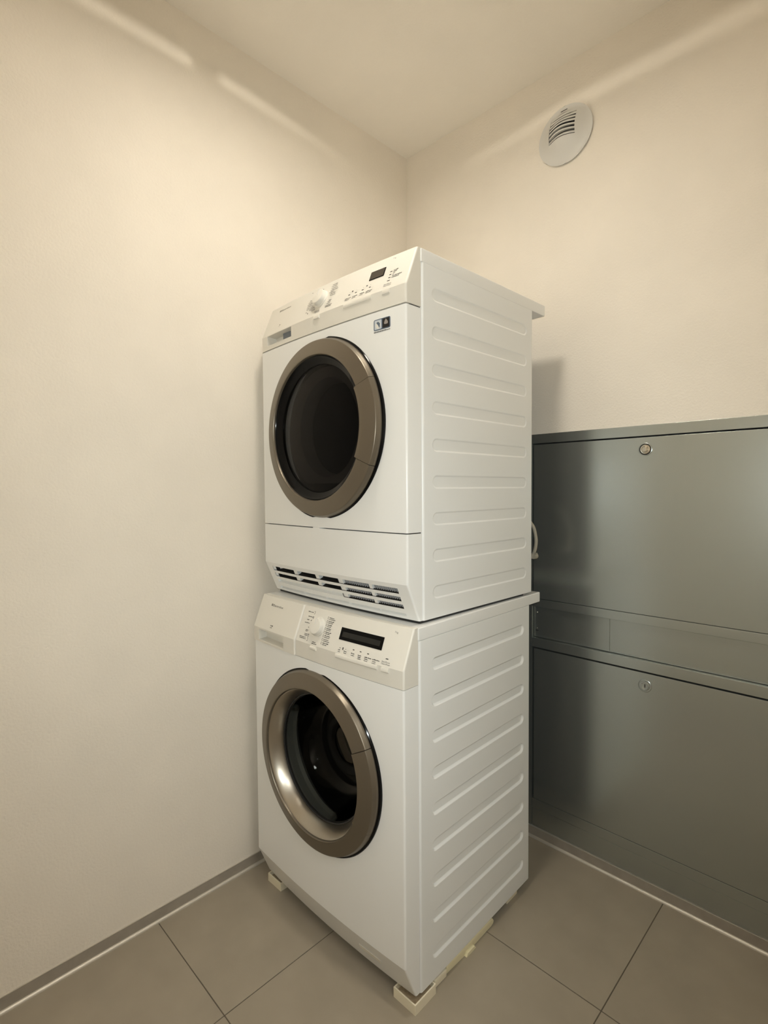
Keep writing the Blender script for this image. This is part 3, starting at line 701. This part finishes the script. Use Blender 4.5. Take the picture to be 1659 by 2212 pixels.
def slot_box(bm, x0, x1, s0, s1, d):                    # open pocket behind a slot
    n = max(1, int((x1 - x0) / 0.03)); g_ = 0.0
    for i in range(n):
        a, c = x0 + (x1 - x0) * i / n, x0 + (x1 - x0) * (i + 1) / n
        for s, e in (((s0, 0), (s0 + 0.01, -d)), ((s0 + 0.01, -d), (s1, -d)), ((s1, -d), (s1, 0))):
            bm.faces.new([bm.verts.new(sl(x, q[0], q[1])) for x, q in ((a, s), (c, s), (c, e), (a, e))])
    for x in (x0, x1): bm.faces.new([bm.verts.new(sl(x, s, e)) for s, e in ((s0, 0), (s0 + 0.01, -d), (s1, -d), (s1, 0))])
b = new_bm()                                            # shallow closed grooves
slot_box(b, SX0, DIV[2][0], *ROWS[2], 0.0100); slot_box(b, SX0, SX1, *ROWS[3], 0.0085)
obj('closed_groove', b, M['white'], lp)
b = new_bm()
for r in ROWS[:2]: slot_box(b, SX0 + 0.02, DIV[2][0], *r, 0.035)
for r in ROWS[:3]: slot_box(b, DIV[2][0], SX1, *r, 0.022)
obj('vent_duct', b, M['dark'], lp)
def slope_block(bm, x0, x1, s0, s1, o0, o1):
    vs = [bm.verts.new(sl(x, s, o)) for o in (o0, o1) for s in (s0, s1) for x in (x0, x1)]
    for k in [(0, 2, 3, 1), (4, 5, 7, 6), (0, 1, 5, 4), (2, 6, 7, 3), (0, 4, 6, 2), (1, 3, 7, 5)]: bm.faces.new([vs[i] for i in k])
for ri, r in enumerate(ROWS):
    for di, d in enumerate(DIV):
        if ri == 2 and di < 2: continue
        b = new_bm(); slope_block(b, d[0] + (0.006 if ri == 3 else 0), d[1] - (0.002 if ri == 3 else 0), r[0], r[1], -0.014 if ri < 3 else -0.0083, -0.0022 if ri < 3 else -0.0035); obj('grille_divider', b, M['white'], lp, smooth=False)
    if ri < 2:
        b = new_bm(); vs = [b.verts.new(sl(x, s, o)) for x, o in ((SX0, -0.0012), (SX0 + 0.036, -0.020)) for s in r]
        b.faces.new((vs[0], vs[1], vs[3], vs[2])); obj('grille_cheek', b, M['white'], lp, smooth=False)
fw = 0.0022
for r in ROWS[:3]:
    for x0, x1 in ((DIV[2][1], DIV[3][0]), (DIV[3][1], SX1)):
        for i in range(12):
            xc = x0 + (x1 - x0) * (i + 0.5) / 12
            b = new_bm(); slope_block(b, xc - fw / 2, xc + fw / 2, r[0], r[1], -0.0095, -0.0055)
            obj('grille_fin', b, M['fin'], lp, smooth=False)
b = new_bm(); box(b, 0.262, 0.290, bowf(0.27) - 0.0006, 0.02, z3 - 0.0012, z3 + 0.0012); obj('latch_tab', b, M['white'], lp)
ring = door_ring(dr, OFF_D, dcx, dcz, 0.1765, math.radians(26.5))
b = new_bm(); lathe(b, dcx, 0, dcz, [(0.1832, 0.0300), (0.1815, 0.0270), (0.1760, 0.0215), (0.1640, 0.0180), (0.1620, 0.0150), (0.1620, 0.0100)], n=120)
o = obj('glass_border', b, M['black'], ring, sharp=60); o['label'] = 'black border of the door glass'
b = new_bm(); lathe(b, dcx, 0, dcz, [(0.1640, 0.0178), (0.1300, 0.0205), (0.08, 0.0225), (0.0, 0.0235), (0.0, 0.0195), (0.08, 0.0185), (0.13, 0.0165), (0.1640, 0.0138), (0.1640, 0.0178)], n=96)
obj('door_glass', b, M['smoke'], ring, sharp=70)
b = new_bm(); n = 64; zc = -0.140
pts = [(0.161 * math.cos(2 * PI * i / n), 0.161 * math.sin(2 * PI * i / n)) for i in range(n)]
hole = [(0.010 + 0.120 * math.cos(2 * PI * i / n), 0.004 + 0.128 * math.sin(2 * PI * i / n)) for i in range(n)]
A = [b.verts.new((dcx + x, 0.004, dcz + max(z, zc))) for x, z in pts]; B = [b.verts.new((dcx + x, 0.004, dcz + z)) for x, z in hole]; Cc = [b.verts.new((dcx + x * 0.93, 0.040, dcz + z * 0.93)) for x, z in hole]
for i in range(n):
    j = (i + 1) % n; b.faces.new((A[i], A[j], B[j], B[i])); b.faces.new((B[i], B[j], Cc[j], Cc[i]))
obj('inner_door_plate', b, M['inner'], ring)
b = new_bm(); lathe(b, dcx, 0, dcz, [(0.200, -0.030), (0.235, -0.06), (0.235, -0.40), (0.0, -0.41)], n=64); obj('drum', b, M['dark'], dr, loc=OFF_D)
b = new_bm(); tube(b, [(0.47, 0.528, 1.105), (0.520, 0.585, 1.098), (0.5465, 0.610, 1.066), (0.5575, 0.612, 1.030), (0.5580, 0.612, 1.005), (0.5510, 0.610, 0.978), (0.535, 0.600, 0.962), (0.47, 0.528, 0.955)], 0.0052, 12, 10)
hose = obj('drain_hose', b, M['hose'], dr, loc=OFF_D); hose['label'] = 'beige-grey hose looping behind the dryer'
b = new_bm(); lathe(b, 0.5520, 0.618, 0.970, [(0.0, 0.012), (0.0085, 0.012), (0.0095, 0.009), (0.0095, -0.004), (0.0, -0.004)], n=20)
box(b, 0.5560, 0.5655, 0.604, 0.610, 0.9775, 0.9815, bev=0.001, seg=1); obj('hose_clip', b, M['hose'], hose)
b = new_bm(); tube(b, [(0.50, 0.520, 1.090), (0.538, 0.580, 1.060), (0.541, 0.590, 1.02), (0.538, 0.585, 0.985), (0.50, 0.520, 0.950)], 0.004, 10, 8)
o = obj('power_cable', b, M['cable'], dr, loc=OFF_D); o['label'] = 'thin brown cable behind the hose'

# ---------------------------------------------------------------- foot cups and the wedge under the washer
def cup(x0, x1, y0, y1, label, rot=0.0116):
    t = empty('foot_cup', ((x0 + x1) / 2, (y0 + y1) / 2, 0), rot); tag(t, label, 'foot cup', 'cream foot cups under the washer')
    hx, hy, hh, w = (x1 - x0) / 2, (y1 - y0) / 2, 0.0235, 0.0038
    b = new_bm()
    O = [b.verts.new((sx * hx, sy * hy, z)) for z in (0.0, hh) for sx, sy in ((-1, -1), (1, -1), (1, 1), (-1, 1))]
    I = [b.verts.new((sx * (hx - w), sy * (hy - w), z)) for z in (hh, 0.0025) for sx, sy in ((-1, -1), (1, -1), (1, 1), (-1, 1))]
    b.faces.new(O[:4]); b.faces.new(I[4:])
    for i in range(4):
        j = (i + 1) % 4
        b.faces.new((O[i], O[j], O[4 + j], O[4 + i])); b.faces.new((O[4 + i], O[4 + j], I[j], I[i])); b.faces.new((I[i], I[j], I[4 + j], I[4 + i]))
    bmesh.ops.bevel(b, geom=[e for e in b.edges if abs(e.verts[0].co.z - e.verts[1].co.z) > 0.01 and abs(abs(e.verts[0].co.x) - hx) < 1e-5 or (e.verts[0].co.z > 0.02 and e.verts[1].co.z > 0.02)], offset=0.0012, segments=2, profile=0.5, affect='EDGES')
    obj('shell', b, M['cream'], t)
    b = new_bm(); box(b, -hx + w + 0.0003, hx - w - 0.0003, -hy + w + 0.0003, hy - w - 0.0003, 0.0026, 0.0124); o = obj('pad', b, M['cork'], t); o['label'] = 'tan pad lining the cup'
cup(0.5355, 0.6030, 0.0255, 0.1000, 'cream square foot cup under the front right washer corner, nearest the camera')
cup(0.0125, 0.0785, 0.0245, 0.0950, 'cream square foot cup under the front left washer corner, near the left wall')
cup(0.5180, 0.5790, 0.4460, 0.5020, 'cream square foot cup under the rear right washer corner, mostly hidden')
b = new_bm()                                             # yellowed lever-like strip
poly = [(0.155, 0.0), (0.228, 0.0), (0.350, 0.0005), (0.360, 0.004), (0.3625, 0.011), (0.357, 0.0185), (0.345, 0.0215), (0.155, 0.0205)]
prism(b, [(y, z) for y, z in poly], 0.560, 0.590, axis='x')
bmesh.ops.bevel(b, geom=[e for e in b.edges if abs(e.verts[0].co.x - e.verts[1].co.x) < 1e-6], offset=0.004, segments=3, profile=0.5, affect='EDGES')
st = obj('wedge_strip', b, M['yellow']); tag(st, 'yellowed plastic wedge strip lying under the right side of the washer', 'wedge')
st.location = (0.0015, 0, 0)
b = new_bm(); prism(b, [(0.226, 0.0), (0.246, 0.0), (0.268, 0.0), (0.262, 0.009), (0.232, 0.009)], 0.588, 0.5975, axis='x')
bmesh.ops.bevel(b, geom=list(b.edges), offset=0.0012, segments=2, profile=0.5, affect='EDGES')
obj('tab', b, M['yellow'], st)
b = new_bm(); box(b, 0.545, 0.5945, 0.106, 0.152, 0.0, 0.0195, bev=0.003)
o = obj('spacer_block', b, M['cream']); tag(o, 'small off-white spacer block beside the front right foot cup', 'block')

# ---------------------------------------------------------------- grey steel cabinet in the back wall
cab = empty('steel_cabinet', ((CX0 + CX1) / 2, CAB_Y, 0.032)); tag(cab, 'grey-green metal cabinet set into the back wall, two locked doors', 'cabinet')
OC = (-(CX0 + CX1) / 2, -CAB_Y, -0.032)
def cbox(name, x0, x1, y0, y1, z0, z1_, m=M['cab'], bev=0.0012, par=None):
    b = new_bm(); box(b, x0, x1, y0, y1, z0, z1_, bev=bev)
    return obj(name, b, m, par or cab, loc=OC if par is None else None)
g0, g1 = CX0 + 0.001, CX1 - 0.001
DX0, DX1 = 0.4815, 1.1805
cbox('carcass', g0, g1, CAB_Y + 0.028, CAB_Y + 0.20, 0.034, 1.3560, M['cabd'], 0)
cbox('top_rail', g0, g1, CAB_Y, CAB_Y + 0.028, 1.3262, 1.3565)
b = new_bm()
box(b, g0, DX0 - 0.004, CAB_Y + 0.001, CAB_Y + 0.028, 0.034, 1.3258, bev=0.0012); obj('stile', b, M['cab'], cab, loc=OC)
b = new_bm()
box(b, DX1 + 0.004, g1, CAB_Y + 0.001, CAB_Y + 0.028, 0.034, 1.3258, bev=0.0012); obj('stile', b, M['cab'], cab, loc=OC)
ud = cbox('upper_door', DX0, DX1, CAB_Y + 0.0005, CAB_Y + 0.024, 0.8125, 1.3222)
cbox('middle_rail', DX0 - 0.003, DX1 + 0.003, CAB_Y - 0.0008, CAB_Y + 0.024, 0.7845, 0.8115)
cbox('middle_panel', DX0 - 0.003, DX1 + 0.003, CAB_Y + 0.0140, CAB_Y + 0.024, 0.6800, 0.7840)
cp2 = cbox('cover_plate', DX0 - 0.002, 0.7300, CAB_Y + 0.0118, CAB_Y + 0.0138, 0.6820, 0.7838, bev=0.0004)
cbox('lower_rail', DX0 - 0.0035, DX1 + 0.003, CAB_Y - 0.0010, CAB_Y + 0.024, 0.6485, 0.6790)
ld = cbox('lower_door', DX0 + 0.003, DX1, CAB_Y + 0.0005, CAB_Y + 0.024, 0.1315, 0.6435)
cbox('bottom_rail', DX0 - 0.003, DX1 + 0.003, CAB_Y + 0.0004, CAB_Y + 0.024, 0.0985, 0.1305)
cbox('plinth', DX0 - 0.003, DX1 + 0.003, CAB_Y + 0.0022, CAB_Y + 0.024, 0.0335, 0.0975)
for z in (0.7639, 0.7102):
    b = new_bm(); lathe(b, 0.4905, CAB_Y + 0.0120, z, [(0.0022, 0), (0.002, 0.0008), (0.0012, 0.0014), (0, 0.0016)], n=14); obj('rivet', b, M['steel'], cp2)
b = new_bm(); box(b, 0.4850, 0.4950, CAB_Y + 0.0114, CAB_Y + 0.0122, 0.7015, 0.7040); obj('slot', b, M['cabd'], cp2)
for par, cx_, cz_, dom in ((ud, 0.8310, 1.2875, True), (ld, 0.8367, 0.6070, False)):
    b = new_bm(); lathe(b, cx_, CAB_Y, cz_, [(0.0182, -0.001), (0.0182, 0.0010), (0.0172, 0.0016), (0.0162, 0.0016), (0.0158, -0.0002)], n=40); lk = obj('lock_collar', b, M['cab'], par)
    b = new_bm(); lathe(b, cx_, CAB_Y, cz_, [(0.0160, 0.0003), (0.0, 0.0003)], n=32); obj('lock_groove', b, M['cabd'] if dom else M['cab'], lk)
    b = new_bm()
    pr_ = [(0.0138, 0.0002), (0.0138, 0.0024), (0.0125, 0.0040), (0.0095, 0.0044), (0.0082, 0.0030), (0.0072, 0.0030), (0.0064, 0.0052), (0.0, 0.0055)] if dom else [(0.0135, 0.0004), (0.0130, 0.0016), (0.0105, 0.0020), (0.0095, 0.0008), (0.0, 0.0006)]
    lathe(b, cx_, CAB_Y, cz_, pr_, n=40); obj('lock_core', b, M['steel'] if dom else M['cab'], lk)
    b = new_bm()
    if dom:
        n = 14; A = [[b.verts.new((cx_ + 0.0016 * math.cos(2 * PI * i / n), CAB_Y - 0.0054 + 0.0016 * math.sin(2 * PI * i / n), z)) for i in range(n)] for z in (cz_ - 0.0046, cz_ + 0.0046)]
        for i in range(n): b.faces.new((A[0][i], A[0][(i + 1) % n], A[1][(i + 1) % n], A[1][i]))
        b.faces.new(A[0]); b.faces.new(A[1])
    else: box(b, cx_ - 0.0013, cx_ + 0.0013, CAB_Y - 0.0012, CAB_Y + 0.0008, cz_ - 0.0048, cz_ + 0.0048)
    obj('keyway', b, M['chrome'] if dom else M['cabd'], lk)

# ---------------------------------------------------------------- round ventilation valve on the back wall
vx, vz, VR = 0.5865, 2.2735, 0.0875
vv = empty('ventilation_valve', (vx, YB, vz)); tag(vv, 'round off-white ventilation valve with curved louvres, high on the back wall', 'vent')
def dome(x, z):
    r = math.hypot(x, z) / VR
    return -0.007 - 0.036 * (0.5 + 0.5 * math.cos(PI * min(r, 1)))
hx0, hx1, hz0 = -0.045, 0.040, -0.020
def hz1(x): return 0.066 - 3.0 * (x + 0.002) ** 2
b = new_bm(); cols = sorted(set([-VR * math.cos(PI * i / 36) for i in range(37)] + [hx0, hx1])); prevs = None
def strip(xa, xb, fa, fb, n=30):
    for k in range(n):
        q = []
        for x, (p0, p1) in ((xa, fa), (xb, fb)):
            for t_ in (k / n, (k + 1) / n): z = p0 + (p1 - p0) * t_; q.append(b.verts.new((x, dome(x, z), z)))
        if (q[0].co - q[1].co).length < 1e-6: q = [q[0], q[3], q[2]]
        elif (q[2].co - q[3].co).length < 1e-6: q = [q[0], q[2], q[1]]
        else: q = [q[0], q[2], q[3], q[1]]
        try: b.faces.new(q)
        except ValueError: pass
def brk(x):
    s_ = math.sqrt(max(VR * VR - x * x, 0)); return s_, max(hz0, -0.6 * s_), min(hz1(x), 0.96 * s_)
for xa, xb in zip(cols, cols[1:]):
    (sa, la, ha_), (sb, lb, hb_) = brk(xa), brk(xb)
    strip(xa, xb, (-sa, la), (-sb, lb)); strip(xa, xb, (ha_, sa), (hb_, sb), 14)
    if not (xa >= hx0 - 1e-6 and xb <= hx1 + 1e-6): strip(xa, xb, (la, ha_), (lb, hb_), 30)
n = 64                                                   # rim down to the wall
for i in range(n):
    a, c = 2 * PI * i / n, 2 * PI * (i + 1) / n
    b.faces.new([b.verts.new((VR * math.cos(q) * (0.975 if y > -0.003 else 1), y, VR * math.sin(q) * (0.975 if y > -0.003 else 1))) for q, y in ((a, -0.007), (c, -0.007), (c, -0.002), (a, -0.002))])
bmesh.ops.remove_doubles(b, verts=b.verts, dist=2e-5)
obj('cover_disc', b, M['valve'], vv, sharp=60)
b = new_bm()
for i in range(n):
    a, c = 2 * PI * i / n, 2 * PI * (i + 1) / n
    b.faces.new([b.verts.new((r * math.cos(q), y, r * math.sin(q))) for q, r, y in ((a, 0.083, -0.0001), (c, 0.083, -0.0001), (c, 0.083, -0.006), (a, 0.083, -0.006))])
bmesh.ops.remove_doubles(b, verts=b.verts, dist=1e-5); obj('base_ring', b, M['inner'], vv)
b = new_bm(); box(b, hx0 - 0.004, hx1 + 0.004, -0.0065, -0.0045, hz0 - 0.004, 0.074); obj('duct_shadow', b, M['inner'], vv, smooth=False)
b = new_bm()
for x in (hx0, hx1):                                      # side cheeks of the opening
    zt_ = hz1(x); q = [(x, dome(x, hz0), hz0), (x, dome(x, zt_), zt_), (x, -0.006, zt_), (x, -0.006, hz0)]; b.faces.new([b.verts.new(p) for p in q])
obj('cheek', b, M['valve'], vv, smooth=False)
for i in range(7):
    z0 = hz0 + 0.004 + 0.0122 * i
    b = new_bm(); m_ = 16; rings = []
    tilt = 0.010 if i not in (1, 2) else 0.003
    for k in range(m_ + 1):
        x = hx0 + (hx1 - hx0) * k / m_
        if z0 > hz1(x) - 0.002: continue
        y = dome(x, z0) + 0.0015
        rings.append([b.verts.new(p) for p in ((x, y, z0 - 0.0018), (x, y, z0 + 0.0030), (x, min(y + 0.013, -0.0075), z0 + 0.0030 + tilt), (x, min(y + 0.013, -0.0075), z0 - 0.0012 + tilt))])
    for A, B in zip(rings, rings[1:]):
        for k in range(4): b.faces.new((A[k], A[(k + 1) % 4], B[(k + 1) % 4], B[k]))
    if len(rings) > 1: b.faces.new(rings[0]); b.faces.new(rings[-1])
    obj('louvre', b, M['valve'], vv)
b = new_bm()
for k in range(6):
    xs_ = (-0.0125 + 0.0036 * k, -0.0125 + 0.0036 * (k + 1))
    b.faces.new([b.verts.new((x, dome(x, z) - 0.0004, z)) for x, z in ((xs_[0], 0.0715), (xs_[1], 0.0715), (xs_[1], 0.0745), (xs_[0], 0.0745))])
obj('adjust_slot', b, M['dark'], vv, smooth=False)
